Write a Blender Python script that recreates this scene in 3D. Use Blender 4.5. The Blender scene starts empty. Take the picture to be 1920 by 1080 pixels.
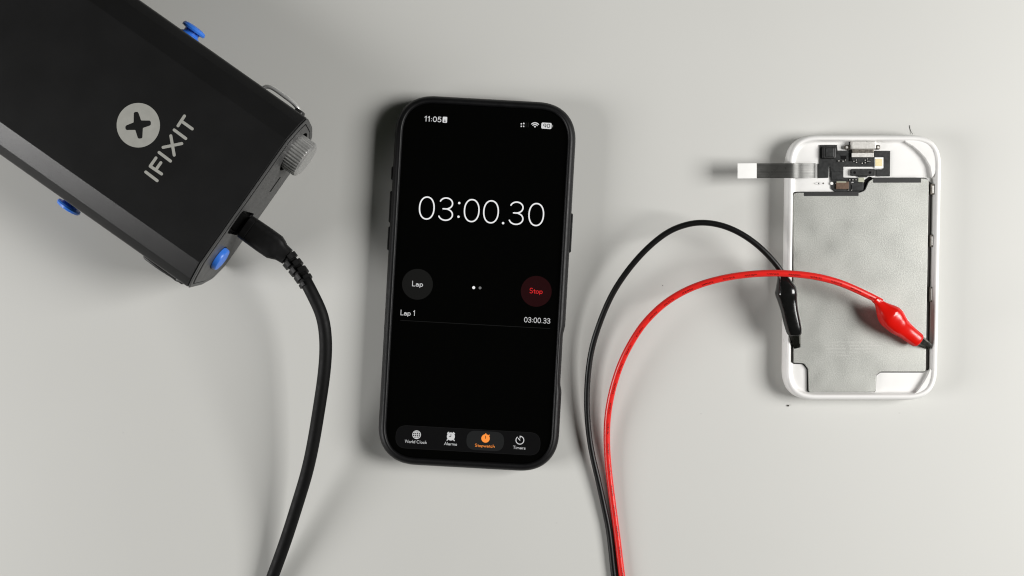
import bpy, bmesh, math, random
from mathutils import Vector, Matrix
random.seed(7)
SC = bpy.context.scene
COL = SC.collection
MM = 0.001
D = 520.0            # camera height above the table, mm
PX = 0.22            # mm on the table per photograph pixel

# ------------------------------------------------------------------ camera
cam = bpy.data.cameras.new('camera')
cam.sensor_width = 36.0
cam.lens = 36.0 * D / (1920 * PX)
cam.clip_start = 0.01
cam.clip_end = 20
camo = bpy.data.objects.new('camera', cam)
camo.location = (0, 0, D * MM)
COL.objects.link(camo)
SC.camera = camo
# ------------------------------------------------------------------ world, lamps, exposure
w = bpy.data.worlds.new('World')
SC.world = w
w.use_nodes = True
w.node_tree.nodes['Background'].inputs[0].default_value = (0.92, 1.0, 0.78, 1)
w.node_tree.nodes['Background'].inputs[1].default_value = 0.022


def softbox(name, loc, aim, size, power, col):
    l = bpy.data.lights.new(name, 'AREA')
    l.shape = 'RECTANGLE'
    l.size, l.size_y = size[0] * MM, size[1] * MM
    l.energy = power
    l.color = col
    o = bpy.data.objects.new(name, l)
    o.location = Vector(loc) * MM
    o.rotation_euler = (Vector(aim) - Vector(loc)).to_track_quat('-Z', 'Y').to_euler()
    COL.objects.link(o)


softbox('key_softbox', (760, 10, 580), (60, 0, 0), (420, 420), 10.5, (1.0, 0.985, 0.965))
softbox('fill_softbox', (-850, -160, 410), (-60, 0, 0), (400, 400), 6.4, (1.0, 0.985, 0.975))
vs = SC.view_settings
vs.view_transform = 'Standard'
vs.look = 'None'
vs.exposure = 0.0
vs.gamma = 1.0
vs.use_curve_mapping = False
SC.cycles.max_bounces = 8
SC.cycles.filter_width = 1.15


# ------------------------------------------------------------------ colour and materials
def lin(r, g=None, b=None):
    if g is None:
        g = b = r
    f = lambda v: (v / 255 / 12.92) if v / 255 <= 0.04045 else ((v / 255 + 0.055) / 1.055) ** 2.4
    return (f(r), f(g), f(b), 1)


def mat(name, rgb, rough=0.5, metal=0.0, var=0.06, scale=400, bump=0.0, bscale=2500, spec=0.5,
        coat=0.0, rvar=0.05, sss=0.0, emit=None):
    """Principled material with procedural colour, roughness and relief."""
    m = bpy.data.materials.new(name)
    m.use_nodes = True
    nt = m.node_tree
    b = nt.nodes['Principled BSDF']
    tc = nt.nodes.new('ShaderNodeTexCoord')
    n = nt.nodes.new('ShaderNodeTexNoise')
    n.inputs['Scale'].default_value = scale
    n.inputs['Detail'].default_value = 5
    nt.links.new(tc.outputs['Object'], n.inputs['Vector'])
    mr = nt.nodes.new('ShaderNodeMapRange')
    mr.inputs[1].default_value, mr.inputs[2].default_value = 0.3, 0.7
    mr.inputs[3].default_value, mr.inputs[4].default_value = 1 - var, 1 + var
    nt.links.new(n.outputs['Fac'], mr.inputs[0])
    hs = nt.nodes.new('ShaderNodeHueSaturation')
    hs.inputs['Color'].default_value = tuple(rgb[:3]) + (1,)
    nt.links.new(mr.outputs[0], hs.inputs['Value'])
    nt.links.new(hs.outputs[0], b.inputs['Base Color'])
    mr2 = nt.nodes.new('ShaderNodeMapRange')
    mr2.inputs[1].default_value, mr2.inputs[2].default_value = 0.3, 0.7
    mr2.inputs[3].default_value, mr2.inputs[4].default_value = max(0.02, rough - rvar), min(1, rough + rvar)
    nt.links.new(n.outputs['Fac'], mr2.inputs[0])
    nt.links.new(mr2.outputs[0], b.inputs['Roughness'])
    b.inputs['Metallic'].default_value = metal
    b.inputs['Specular IOR Level'].default_value = spec
    b.inputs['Coat Weight'].default_value = coat
    if sss:
        b.inputs['Subsurface Weight'].default_value = sss
        b.inputs['Subsurface Radius'].default_value = (0.002, 0.0008, 0.0006)
        b.inputs['Subsurface Scale'].default_value = 1.0
    if bump:
        n2 = nt.nodes.new('ShaderNodeTexNoise')
        n2.inputs['Scale'].default_value = bscale
        n2.inputs['Detail'].default_value = 3
        nt.links.new(tc.outputs['Object'], n2.inputs['Vector'])
        bp = nt.nodes.new('ShaderNodeBump')
        bp.inputs['Strength'].default_value = bump
        bp.inputs['Distance'].default_value = 0.0002
        nt.links.new(n2.outputs['Fac'], bp.inputs['Height'])
        nt.links.new(bp.outputs[0], b.inputs['Normal'])
    if emit:
        b.inputs['Emission Color'].default_value = emit[0]
        b.inputs['Emission Strength'].default_value = emit[1]
    return m


def lit(name, rgb, k=1.0):
    """A lit display element: flat emission, a little dot-pitch variation."""
    m = mat(name, (0.004, 0.004, 0.004), 0.15, var=0.02)
    b = m.node_tree.nodes['Principled BSDF']
    b.inputs['Emission Color'].default_value = rgb
    b.inputs['Emission Strength'].default_value = k
    b.inputs['Specular IOR Level'].default_value = 0.2
    return m


M = {}
M['alu_black'] = mat('black_anodised_aluminium', (0.0105, 0.0105, 0.0108), 0.33, var=0.10, scale=60, bump=0.12, bscale=5000, spec=0.40, rvar=0.012)
M['plastic_grey'] = mat('dark_grey_panel_plastic', (0.062, 0.062, 0.062), 0.42, var=0.05, bump=0.06, bscale=4000)
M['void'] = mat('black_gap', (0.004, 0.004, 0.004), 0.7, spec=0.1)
M['blue'] = mat('blue_rubber', lin(58, 124, 228), 0.32, var=0.04, scale=200, bump=0.02)
M['logo'] = mat('grey_printed_ink', lin(158, 158, 152), 0.55, var=0.05, scale=300, bump=0.03)
M['chrome'] = mat('polished_steel', (0.82, 0.82, 0.81), 0.38, 0.7)
M['knob'] = mat('brushed_aluminium', (0.50, 0.50, 0.49), 0.30, 0.6, var=0.06, scale=1500, bump=0.05)
M['cable'] = mat('black_cable_rubber', (0.0022, 0.0022, 0.0022), 0.6, bump=0.10, bscale=4000, spec=0.2)
M['plug'] = mat('black_plug_plastic', (0.0045, 0.0045, 0.0046), 0.5, bump=0.12, bscale=5000, spec=0.28)
M['case'] = mat('black_silicone_case', (0.0045, 0.0045, 0.005), 0.46, var=0.08, bump=0.05, bscale=4000, spec=0.28)
M['glass'] = mat('black_display_glass', (0.0008, 0.0008, 0.0008), 0.06, rvar=0.03, spec=0.35)
M['white'] = mat('white_polycarbonate', (0.83, 0.825, 0.81), 0.32, var=0.015, scale=120, bump=0.015, bscale=1500)
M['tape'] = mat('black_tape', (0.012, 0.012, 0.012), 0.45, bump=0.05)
M['flexblack'] = mat('black_flex_circuit', (0.016, 0.017, 0.017), 0.36, var=0.2, scale=900, bump=0.06, bscale=3000)
M['rubber'] = mat('black_rubber', (0.013, 0.013, 0.013), 0.4, bump=0.05)
M['steel'] = mat('stainless_steel', (0.74, 0.725, 0.69), 0.32, 0.35, var=0.08, scale=1200, bump=0.04)
M['darksteel'] = mat('dark_stained_steel', (0.16, 0.145, 0.125), 0.35, 0.7, var=0.3, scale=1500)
M['gold'] = mat('gold_contact_pad', (0.82, 0.70, 0.40), 0.4, 0.0, var=0.06, scale=1500)
M['brown'] = mat('brown_board_connector', lin(96, 74, 58), 0.45, 0.1, var=0.25, scale=1600)
M['beige'] = mat('beige_label', lin(178, 180, 160), 0.5)
M['paper'] = mat('white_stiffener', (0.86, 0.86, 0.84), 0.4, var=0.01)
M['gapgrey'] = mat('dark_grey_gap', (0.05, 0.046, 0.042), 0.7, var=0.25, scale=2500)  # colour of the strips that darken the gaps beside the battery
M['redboot'] = mat('red_vinyl', (0.63, 0.007, 0.004), 0.20, var=0.03, scale=150, spec=0.55, sss=0.15, bump=0.02, bscale=900)
M['blackboot'] = mat('black_vinyl', (0.006, 0.006, 0.006), 0.16, var=0.03, spec=0.6, bump=0.02, bscale=900)
M['blackwire'] = mat('black_wire_insulation', (0.005, 0.005, 0.005), 0.36, rvar=0.01, spec=0.3)
M['hair'] = mat('dark_hair', (0.02, 0.015, 0.012), 0.4)
M['speck'] = mat('dark_crumb', (0.05, 0.045, 0.035), 0.8)
M['uiw'] = lit('screen_white', lin(238, 238, 238))
M['uiw2'] = lit('screen_soft_white', lin(212, 212, 212))
M['uiw3'] = lit('screen_label_white', lin(205, 205, 205))
M['uigrey'] = lit('screen_grey', lin(112, 112, 112))
M['uidark'] = lit('screen_dark_grey', lin(19, 19, 18))
M['uidim'] = lit('screen_dim_line', lin(19, 19, 19))
M['uipill'] = lit('screen_bar_grey', lin(7, 7, 8))
M['uisel'] = lit('screen_selected_grey', lin(30, 31, 31))
M['uired'] = lit('screen_dark_red', lin(30, 1, 3))
M['uiredt'] = lit('screen_red', lin(205, 38, 40))
M['uior'] = lit('screen_orange', lin(255, 150, 64))
M['uibk'] = lit('screen_black_ink', lin(24, 24, 24))


def steel_plate():
    m = mat('satin_battery_steel', (0.41, 0.415, 0.39), 0.44, 0.75, var=0.06, scale=90, bump=0.25, bscale=2600, rvar=0.06)
    nt = m.node_tree
    b = nt.nodes['Principled BSDF']
    # fine speckle and faint worn print rows
    tc = nt.nodes.new('ShaderNodeTexCoord')
    sp = nt.nodes.new('ShaderNodeTexNoise')
    sp.inputs['Scale'].default_value = 2600
    sp.inputs['Detail'].default_value = 2
    nt.links.new(tc.outputs['Object'], sp.inputs['Vector'])
    mr = nt.nodes.new('ShaderNodeMapRange')
    mr.inputs[1].default_value, mr.inputs[2].default_value = 0.35, 0.65
    mr.inputs[3].default_value, mr.inputs[4].default_value = 0.88, 1.10
    nt.links.new(sp.outputs['Fac'], mr.inputs[0])
    mx = nt.nodes.new('ShaderNodeMix')
    mx.data_type = 'RGBA'
    mx.blend_type = 'MULTIPLY'
    mx.inputs[0].default_value = 1.0
    src = b.inputs['Base Color'].links[0].from_socket
    nt.links.new(src, mx.inputs[6])
    nt.links.new(mr.outputs[0], mx.inputs[7])
    nt.links.new(mx.outputs[2], b.inputs['Base Color'])
    return m


M['plate'] = steel_plate()


def ribbon_mat():
    m = mat('grey_flat_flex', (0.060, 0.060, 0.056), 0.30, 0.35, var=0.08, scale=300)
    nt = m.node_tree
    b = nt.nodes['Principled BSDF']
    tc = nt.nodes.new('ShaderNodeTexCoord')
    mp = nt.nodes.new('ShaderNodeMapping')
    mp.inputs['Scale'].default_value = (8, 2600, 1)
    nt.links.new(tc.outputs['Object'], mp.inputs['Vector'])
    n = nt.nodes.new('ShaderNodeTexNoise')
    n.inputs['Scale'].default_value = 1.0
    n.inputs['Detail'].default_value = 1
    nt.links.new(mp.outputs[0], n.inputs['Vector'])
    mr = nt.nodes.new('ShaderNodeMapRange')
    mr.inputs[1].default_value, mr.inputs[2].default_value = 0.3, 0.7
    mr.inputs[3].default_value, mr.inputs[4].default_value = 0.55, 1.4
    nt.links.new(n.outputs['Fac'], mr.inputs[0])
    mx = nt.nodes.new('ShaderNodeMix')
    mx.data_type = 'RGBA'
    mx.blend_type = 'MULTIPLY'
    mx.inputs[0].default_value = 1.0
    src = b.inputs['Base Color'].links[0].from_socket
    nt.links.new(src, mx.inputs[6])
    nt.links.new(mr.outputs[0], mx.inputs[7])
    nt.links.new(mx.outputs[2], b.inputs['Base Color'])
    bp = nt.nodes.new('ShaderNodeBump')
    bp.inputs['Strength'].default_value = 0.12
    bp.inputs['Distance'].default_value = 0.0001
    nt.links.new(n.outputs['Fac'], bp.inputs['Height'])
    nt.links.new(bp.outputs[0], b.inputs['Normal'])
    return m


M['ribbon'] = ribbon_mat()


def red_wire_mat():
    """Red insulation with rows of tiny dark print along one side (UV: x = mm along, y = round)."""
    m = mat('red_wire_insulation', (0.74, 0.020, 0.016), 0.27, var=0.03, scale=150, spec=0.5, rvar=0.01)
    nt = m.node_tree
    b = nt.nodes['Principled BSDF']
    uv = nt.nodes.new('ShaderNodeUVMap')
    sx = nt.nodes.new('ShaderNodeSeparateXYZ')
    nt.links.new(uv.outputs[0], sx.inputs[0])

    def math_(op, a, bb=None):
        nd = nt.nodes.new('ShaderNodeMath')
        nd.operation = op
        for i, v in enumerate((a, bb)):
            if v is None:
                continue
            if isinstance(v, (int, float)):
                nd.inputs[i].default_value = v
            else:
                nt.links.new(v, nd.inputs[i])
        return nd.outputs[0]
    band = math_('MULTIPLY', math_('GREATER_THAN', sx.outputs[1], 0.165), math_('LESS_THAN', sx.outputs[1], 0.245))
    word = math_('LESS_THAN', math_('FRACT', math_('MULTIPLY', sx.outputs[0], 1 / 8.6)), 0.55)
    cb = nt.nodes.new('ShaderNodeCombineXYZ')
    nt.links.new(math_('MULTIPLY', sx.outputs[0], 2.3), cb.inputs[0])
    nt.links.new(math_('MULTIPLY', sx.outputs[1], 26), cb.inputs[1])
    n = nt.nodes.new('ShaderNodeTexNoise')
    n.inputs['Scale'].default_value = 1.0
    n.inputs['Detail'].default_value = 1
    nt.links.new(cb.outputs[0], n.inputs['Vector'])
    ink = math_('MULTIPLY', math_('GREATER_THAN', n.outputs['Fac'], 0.49), math_('MULTIPLY', band, word))
    mx = nt.nodes.new('ShaderNodeMix')
    mx.data_type = 'RGBA'
    nt.links.new(math_('MULTIPLY', ink, 0.85), mx.inputs[0])
    src = b.inputs['Base Color'].links[0].from_socket
    nt.links.new(src, mx.inputs[6])
    mx.inputs[7].default_value = (0.05, 0.004, 0.004, 1)
    nt.links.new(mx.outputs[2], b.inputs['Base Color'])
    return m


M['redwire'] = red_wire_mat()


def table_mat():
    m = mat('pale_grey_bench_laminate', (0.60, 0.60, 0.575), 0.5, var=0.012, scale=9, bump=0.03, bscale=900, spec=0.3)
    nt = m.node_tree
    b = nt.nodes['Principled BSDF']
    tc = nt.nodes.new('ShaderNodeTexCoord')
    # sparse scuffs: short stretched flecks, slightly darker
    mp = nt.nodes.new('ShaderNodeMapping')
    mp.inputs['Scale'].default_value = (55, 130, 1)
    mp.inputs['Rotation'].default_value = (0, 0, 0.5)
    nt.links.new(tc.outputs['Object'], mp.inputs['Vector'])
    v = nt.nodes.new('ShaderNodeTexVoronoi')
    v.inputs['Scale'].default_value = 1.0
    nt.links.new(mp.outputs[0], v.inputs['Vector'])
    lt = nt.nodes.new('ShaderNodeMath')
    lt.operation = 'LESS_THAN'
    lt.inputs[1].default_value = 0.030
    nt.links.new(v.outputs['Distance'], lt.inputs[0])
    sx = nt.nodes.new('ShaderNodeSeparateColor')
    nt.links.new(v.outputs['Color'], sx.inputs[0])
    gt = nt.nodes.new('ShaderNodeMath')
    gt.operation = 'GREATER_THAN'
    gt.inputs[1].default_value = 0.86
    nt.links.new(sx.outputs[0], gt.inputs[0])
    ml = nt.nodes.new('ShaderNodeMath')
    ml.operation = 'MULTIPLY'
    nt.links.new(lt.outputs[0], ml.inputs[0])
    nt.links.new(gt.outputs[0], ml.inputs[1])
    m2 = nt.nodes.new('ShaderNodeMath')
    m2.operation = 'MULTIPLY'
    m2.inputs[1].default_value = 0.18
    nt.links.new(ml.outputs[0], m2.inputs[0])
    mx = nt.nodes.new('ShaderNodeMix')
    mx.data_type = 'RGBA'
    nt.links.new(m2.outputs[0], mx.inputs[0])
    src = b.inputs['Base Color'].links[0].from_socket
    nt.links.new(src, mx.inputs[6])
    mx.inputs[7].default_value = (0.22, 0.21, 0.19, 1)
    nt.links.new(mx.outputs[2], b.inputs['Base Color'])
    return m


M['table'] = table_mat()


# ------------------------------------------------------------------ geometry helpers (all in mm)
def W(px, py, z=0.0):
    """photograph pixel at a known height above the table -> position in mm"""
    k = PX * (D - z) / D
    return Vector(((px - 960) * k, (540 - py) * k, z))


ORG = {}


def link(name, me, material, parent, smooth=40):
    """mesh data in mm world coordinates -> object with its origin at its own middle"""
    me.validate()
    n = len(me.vertices)
    lo = Vector((min(v.co[i] for v in me.vertices) for i in range(3)))
    hi = Vector((max(v.co[i] for v in me.vertices) for i in range(3)))
    c = (lo + hi) / 2
    if parent is None:
        c.z = lo.z
    for v in me.vertices:
        v.co = (v.co - c) * MM
    me.update()
    if material is not None:
        me.materials.append(material)
    if smooth:
        me.shade_smooth()
        me.set_sharp_from_angle(angle=math.radians(smooth))
        for p in me.polygons:
            if len(p.vertices) > 4:
                p.use_smooth = False
    o = bpy.data.objects.new(name, me)
    COL.objects.link(o)
    wc = c * MM
    ORG[o.name] = wc
    if parent is not None:
        o.parent = parent
        o.location = wc - ORG[parent.name]
    else:
        o.location = wc
    return o


def mk(name, verts, faces, material, parent=None, smooth=40, uvs=None):
    me = bpy.data.meshes.new(name)
    me.from_pydata([tuple(v) for v in verts], [], faces)
    if uvs:
        l = me.uv_layers.new(name='UVMap')
        for p in me.polygons:
            for li in p.loop_indices:
                l.data[li].uv = uvs[li]
    bm = bmesh.new()
    bm.from_mesh(me)
    bmesh.ops.recalc_face_normals(bm, faces=bm.faces)
    bm.to_mesh(me)
    bm.free()
    return link(name, me, material, parent, smooth)


def thing(name, label, cat, loc, group=None):
    o = bpy.data.objects.new(name, None)
    COL.objects.link(o)
    o.empty_display_size = 0.01
    o.location = Vector(loc) * MM
    ORG[o.name] = Vector(loc) * MM
    tag(o, label, cat, group)
    return o


def tag(o, label, cat, group=None):
    o['label'] = label
    o['category'] = cat
    if group:
        o['group'] = group


def fillet(poly, r, seg=5):
    """round the corners of a 2D polygon; r is one radius or a list"""
    out = []
    n = len(poly)
    for i in range(n):
        rr = r[i] if isinstance(r, (list, tuple)) else r
        p = Vector(poly[i][:2]); a = Vector(poly[i - 1][:2]); b = Vector(poly[(i + 1) % n][:2])
        d1, d2 = (a - p), (b - p)
        l1, l2 = d1.length, d2.length
        if rr <= 0 or l1 < 1e-6 or l2 < 1e-6:
            out.append(p); continue
        d1 /= l1; d2 /= l2
        ang = math.acos(max(-1, min(1, d1.dot(d2))))
        if ang > 3.05:
            out.append(p); continue
        t = min(rr / math.tan(ang / 2), l1 * 0.48, l2 * 0.48)
        p0, p1 = p + d1 * t, p + d2 * t
        for k in range(seg + 1):
            s = k / seg
            out.append((1 - s) ** 2 * p0 + 2 * s * (1 - s) * p + s * s * p1)
    return out


def offset(poly, d):
    """inward offset of a closed 2D outline given as Vectors (d may be a function of index)"""
    n = len(poly)
    area = sum(poly[i].x * poly[(i + 1) % n].y - poly[(i + 1) % n].x * poly[i].y for i in range(n))
    sg = 1 if area > 0 else -1
    out = []
    for i in range(n):
        t1 = (poly[i] - poly[i - 1]); t2 = (poly[(i + 1) % n] - poly[i])
        if t1.length < 1e-9: t1 = t2
        if t2.length < 1e-9: t2 = t1
        t1 = t1.normalized(); t2 = t2.normalized()
        n1 = Vector((-t1.y, t1.x)) * sg; n2 = Vector((-t2.y, t2.x)) * sg
        m = (n1 + n2)
        m = m.normalized() if m.length > 1e-6 else n1
        c = max(0.5, m.dot(n1))
        dd = d(i) if callable(d) else d
        out.append(poly[i] + m * dd / c)
    return out


def loft(name, rings, material, parent=None, caps=(True, True), smooth=40, f=None):
    """stack of closed rings of equal length (3D points)"""
    n = len(rings[0])
    verts = [p if f is None else f(*p) for r in rings for p in r]
    faces = []
    for k in range(len(rings) - 1):
        for i in range(n):
            j = (i + 1) % n
            faces.append((k * n + i, k * n + j, (k + 1) * n + j, (k + 1) * n + i))
    if caps[0]: faces.append(tuple(range(n))[::-1])
    if caps[1]: faces.append(tuple((len(rings) - 1) * n + i for i in range(n)))
    return mk(name, verts, faces, material, parent, smooth)


def slab(name, poly, z0, z1, material, parent=None, bev=0.15, smooth=40):
    """prism over a 2D polygon (mm) with a softened top edge"""
    poly = [Vector(p[:2]) for p in poly]
    z3 = lambda q, z: [(p.x, p.y, z) for p in q]
    rings = [z3(poly, z0), z3(poly, z1 - bev)]
    if bev > 0:
        rings += [z3(offset(poly, bev * 0.3), z1 - bev * 0.3), z3(offset(poly, bev), z1)]
    return loft(name, rings, material, parent, smooth=smooth)


def pxpoly(pts, z):
    return [W(x, y, z).xy for x, y in pts]


def pxslab(name, pts, z0, z1, material, parent=None, r=0.3, bev=0.12):
    return slab(name, fillet(pxpoly(pts, z1), r, 3), z0, z1, material, parent, bev)


def pxrect(x0, y0, x1, y1, tilt=1.1):
    """pixel rectangle turned a little about its middle, as the pack lies"""
    cx, cy = (x0 + x1) / 2, (y0 + y1) / 2
    c, s = math.cos(math.radians(tilt)), math.sin(math.radians(tilt))
    return [(cx + (x - cx) * c - (y - cy) * s, cy + (x - cx) * s + (y - cy) * c)
            for x, y in ((x0, y0), (x1, y0), (x1, y1), (x0, y1))]


def catmull(pts, per=8):
    out = []
    n = len(pts)
    for i in range(n - 1):
        p0 = pts[max(0, i - 1)]; p1 = pts[i]; p2 = pts[i + 1]; p3 = pts[min(n - 1, i + 2)]
        for k in range(per):
            t = k / per
            out.append(0.5 * ((2 * p1) + (p2 - p0) * t + (2 * p0 - 5 * p1 + 4 * p2 - p3) * t * t + (3 * p1 - p0 - 3 * p2 + p3) * t ** 3))
    out.append(pts[-1].copy())
    return out


def relax(path, n=40):
    for _ in range(n):
        path = [path[0]] + [path[i] * 0.5 + (path[i - 1] + path[i + 1]) * 0.25 for i in range(1, len(path) - 1)] + [path[-1]]
    return path


def tube(name, path, rad, material, parent=None, seg=16, closed=False, uv=False, flat=1.0):
    """round tube along a path; rad is a number or function of 0..1"""
    n = len(path)
    verts, ring = [], []
    up = Vector((0, 0, 1))
    run = [0.0]
    for i in range(1, n):
        run.append(run[-1] + (path[i] - path[i - 1]).length)
    for i, p in enumerate(path):
        if closed:
            t = (path[(i + 1) % n] - path[i - 1]).normalized()
        else:
            t = (path[min(n - 1, i + 1)] - path[max(0, i - 1)]).normalized()
        s = t.cross(up)
        s = s.normalized() if s.length > 1e-4 else Vector((1, 0, 0))
        u = s.cross(t).normalized()
        r = rad(run[i] / run[-1]) if callable(rad) else rad
        for k in range(seg):
            a = 2 * math.pi * k / seg
            verts.append(p + s * math.cos(a) * r + u * math.sin(a) * r * flat)
    faces, uvs = [], []
    m = n if closed else n - 1
    for i in range(m):
        for k in range(seg):
            j = (i + 1) % n; q = (k + 1) % seg
            faces.append((i * seg + k, i * seg + q, j * seg + q, j * seg + k))
            if uv:
                uvs += [(run[i], k / seg), (run[i], (k + 1) / seg), (run[j], (k + 1) / seg), (run[j], k / seg)]
    if not closed:
        faces.append(tuple(range(seg))[::-1]); faces.append(tuple((n - 1) * seg + k for k in range(seg)))
        if uv:
            uvs += [(0, 0)] * (2 * seg)
    if uv:   # keep winding: build directly so the UVs stay matched to the loops
        me = bpy.data.meshes.new(name)
        me.from_pydata([tuple(v) for v in verts], [], faces)
        l = me.uv_layers.new(name='UVMap')
        for i, x in enumerate(uvs):
            l.data[i].uv = x
        return link(name, me, material, parent, 40)
    return mk(name, verts, faces, material, parent, 40)


def lathe(name, prof, f, material, parent=None, seg=32, smooth=35):
    """profile (r, h) turned about an axis; f(a, b, h) -> mm"""
    rings = [[f(r * math.cos(2 * math.pi * k / seg), r * math.sin(2 * math.pi * k / seg), h) for k in range(seg)] for r, h in prof]
    return loft(name, rings, material, parent, smooth=smooth)


def cut(o, cutter):
    md = o.modifiers.new('cut', 'BOOLEAN')
    md.object = cutter
    md.operation = 'DIFFERENCE'
    md.solver = 'EXACT'
    dg = bpy.context.evaluated_depsgraph_get()
    me = bpy.data.meshes.new_from_object(o.evaluated_get(dg))
    o.modifiers.clear()
    o.data = me


# ------------------------------------------------------------------ the bench
tb = slab('table', fillet([(-700, -520), (700, -520), (700, 520), (-700, 520)], 10), -25, 0, M['table'], None, 1.0)
tb['kind'] = 'structure'
tb['label'] = 'pale grey smooth workbench top under all the things'

# ------------------------------------------------------------------ power station (upper left)
A = math.radians(35.2)
UW = Vector((math.cos(A), -math.sin(A), 0))
NW = Vector((-math.sin(A), -math.cos(A), 0))
UE, NC, H = -101.9, 32.0, 40.0


def ST(u, dn, z):
    return UW * u + NW * (NC + dn) + Vector((0, 0, z))


def STpx(px, py, z):
    """photograph pixel at a height -> station coordinates"""
    p = W(px, py, z)
    return p.dot(UW), p.dot(NW) - NC


half = [(28.7, H), (36.3, 36.0), (40.1, 32.8), (38.6, 17.0), (35.5, 6.0), (29.0, 0.0)]
raw = [Vector(p) for p in half + [(-x, z) for x, z in half[::-1]]]
RAD = [0.9, 1.6, 2.0, 8, 6, 4, 4, 6, 8, 2.0, 1.6, 0.9]
prof = fillet(raw, RAD, 5)
inset = lambda d: fillet(offset(raw, d), RAD, 5)
st = thing('power_station', 'black aluminium portable power station with grey round cross logo, knob and plugged cable', 'power station', ST(-190, 0, 0))
us = [-298, -297.4, -103.1, -102.75]
ds = [0.6, 0, 0, 0.35]
body = loft('body', [[(u, p.x, p.y) for p in (inset(d) if d else prof)] for u, d in zip(us, ds)], M['alu_black'], st, f=ST)
core = loft('seam', [[(u, p.x, p.y) for p in inset(1.0)] for u in (-103.3, -102.3)], M['void'], st, f=ST)
frame = loft('end_frame', [[(u, p.x, p.y) for p in (inset(d) if d else prof)] for u, d in ((-102.55, 0.25), (-102.4, 0.05), (-102.2, 0.05), (-101.9, 0.4))], M['plastic_grey'], st, f=ST)
gro = loft('groove', [[(u, p.x, p.y) for p in inset(2.0)] for u in (-102.3, -101.85)], M['void'], frame, f=ST)
panel = loft('end_panel', [[(u, p.x, p.y) for p in inset(d)] for u, d in ((-102.2, 2.5), (-101.75, 2.5), (-101.6, 2.65))], M['plastic_grey'], st, f=ST)
PORT = (8.6, 25.0)
KN = (-26.2, 21.5)


def port_outline(g=0.0):
    a, b = 5.4 + g, 11.0 + g
    return fillet([(PORT[0] - a, PORT[1] - b), (PORT[0] + a, PORT[1] - b), (PORT[0] + a, PORT[1] + b), (PORT[0] - a, PORT[1] + b)], 2.2, 4)


for tgt in (body, core, frame, gro, panel):
    c1 = loft('cutter', [[(u, p.x, p.y) for p in port_outline()] for u in (-109, -95)], None, None, f=ST)
    cut(tgt, c1)
    bpy.data.objects.remove(c1)
    c2 = lathe('cutter', [(9.0, -107), (9.0, -95)], lambda a, b, h: ST(h, KN[0] + a, KN[1] + b), None)
    cut(tgt, c2)
    bpy.data.objects.remove(c2)
pw = loft('port_well', [[(u, p.x, p.y) for p in port_outline(-0.02)] for u in (-108.9, -103.6)], M['void'], st, f=ST)
kw = lathe('knob_well', [(8.98, -106.9), (8.98, -106.0)], lambda a, b, h: ST(h, KN[0] + a, KN[1] + b), M['void'], st)
# knurled knob
seg = 144
rings = []
for r, h in ((7.0, -105.9), (7.6, -103.0), (7.75, -102.6), (7.75, -96.5), (7.5, -95.9), (6.9, -95.4), (6.5, -95.2)):
    ring = []
    for k in range(seg):
        a = 2 * math.pi * k / seg
        rr = r - (0.32 if (k // 2) % 2 and r > 7.7 else 0.0)
        ring.append((h, KN[0] + rr * math.cos(a), KN[1] + rr * math.sin(a)))
    rings.append(ring)
loft('knob', rings, M['knob'], st, f=ST, smooth=25)
# blue end button
lathe('button_recess', [(5.25, -101.75), (5.25, -101.5)], lambda a, b, h: ST(h, 25.0 + a, 22.5 + b), M['void'], st)
lathe('button', [(4.9, -101.6), (4.85, -100.2), (4.5, -99.6), (3.4, -99.3), (1.5, -99.2)], lambda a, b, h: ST(h, 25.0 + a, 22.5 + b), M['blue'], st)
# thin indicator slit
sl = fillet([(-14.8, 13.6), (-7.4, 13.6), (-7.4, 14.9), (-14.8, 14.9)], 0.5, 3)
loft('indicator_slit', [[(u, p.x, p.y) for p in sl] for u in (-101.7, -101.5)], M['void'], st, f=ST)
# blue pegs on both long sides, wire bails near the end
for s in (-1, 1):
    u0 = -162.0
    f_ = lambda a, b, h: ST(u0 + a, s * h, 20.5 + b)
    pg = lathe('peg', [(4.0, 39.4), (4.0, 40.4), (3.2, 40.8), (3.2, 42.0), (4.9, 42.3), (5.1, 43.0), (4.6, 43.9), (3.2, 44.3), (1.4, 44.45)], f_, M['blue'], st)
    q_ = 0.0 if s < 0 else 1.0
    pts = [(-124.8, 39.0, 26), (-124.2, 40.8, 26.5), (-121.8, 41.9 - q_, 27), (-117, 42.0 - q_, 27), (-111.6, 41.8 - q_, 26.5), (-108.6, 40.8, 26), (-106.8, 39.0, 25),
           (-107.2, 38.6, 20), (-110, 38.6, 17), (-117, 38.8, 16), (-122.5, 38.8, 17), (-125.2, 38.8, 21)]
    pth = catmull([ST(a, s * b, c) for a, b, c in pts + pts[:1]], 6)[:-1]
    tube('wire_bail', pth, 0.85, M['chrome'] if s < 0 else M['tape'], st, 12, closed=True)  # lower bail black: its dark reflections are put into the colour
    hinge = fillet([(-109.6, 23.0), (-105.8, 23.0), (-105.8, 28.5), (-109.6, 28.5)], 1.2, 4)
    loft('bail_mount', [[(p.x, s * dn, p.y) for p in (offset(hinge, 0.5) if i == 2 else hinge)] for i, dn in enumerate((38.6, 40.6, 41.2))], M['tape'], st, f=ST)
# printed emblem: a disc with a cross-head opening, and capsule lettering
cr = [(305, 195), (315, 180), (348, 178), (360, 195), (388, 275), (485, 276), (497, 290), (498, 320), (488, 332), (408, 360), (402, 468), (390, 478),
      (362, 480), (350, 470), (322, 382), (225, 383), (212, 370), (210, 345), (222, 330), (303, 297)]
P6 = lambda x, y: W(200 + x / 6, 180 + y / 6, H)


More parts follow.
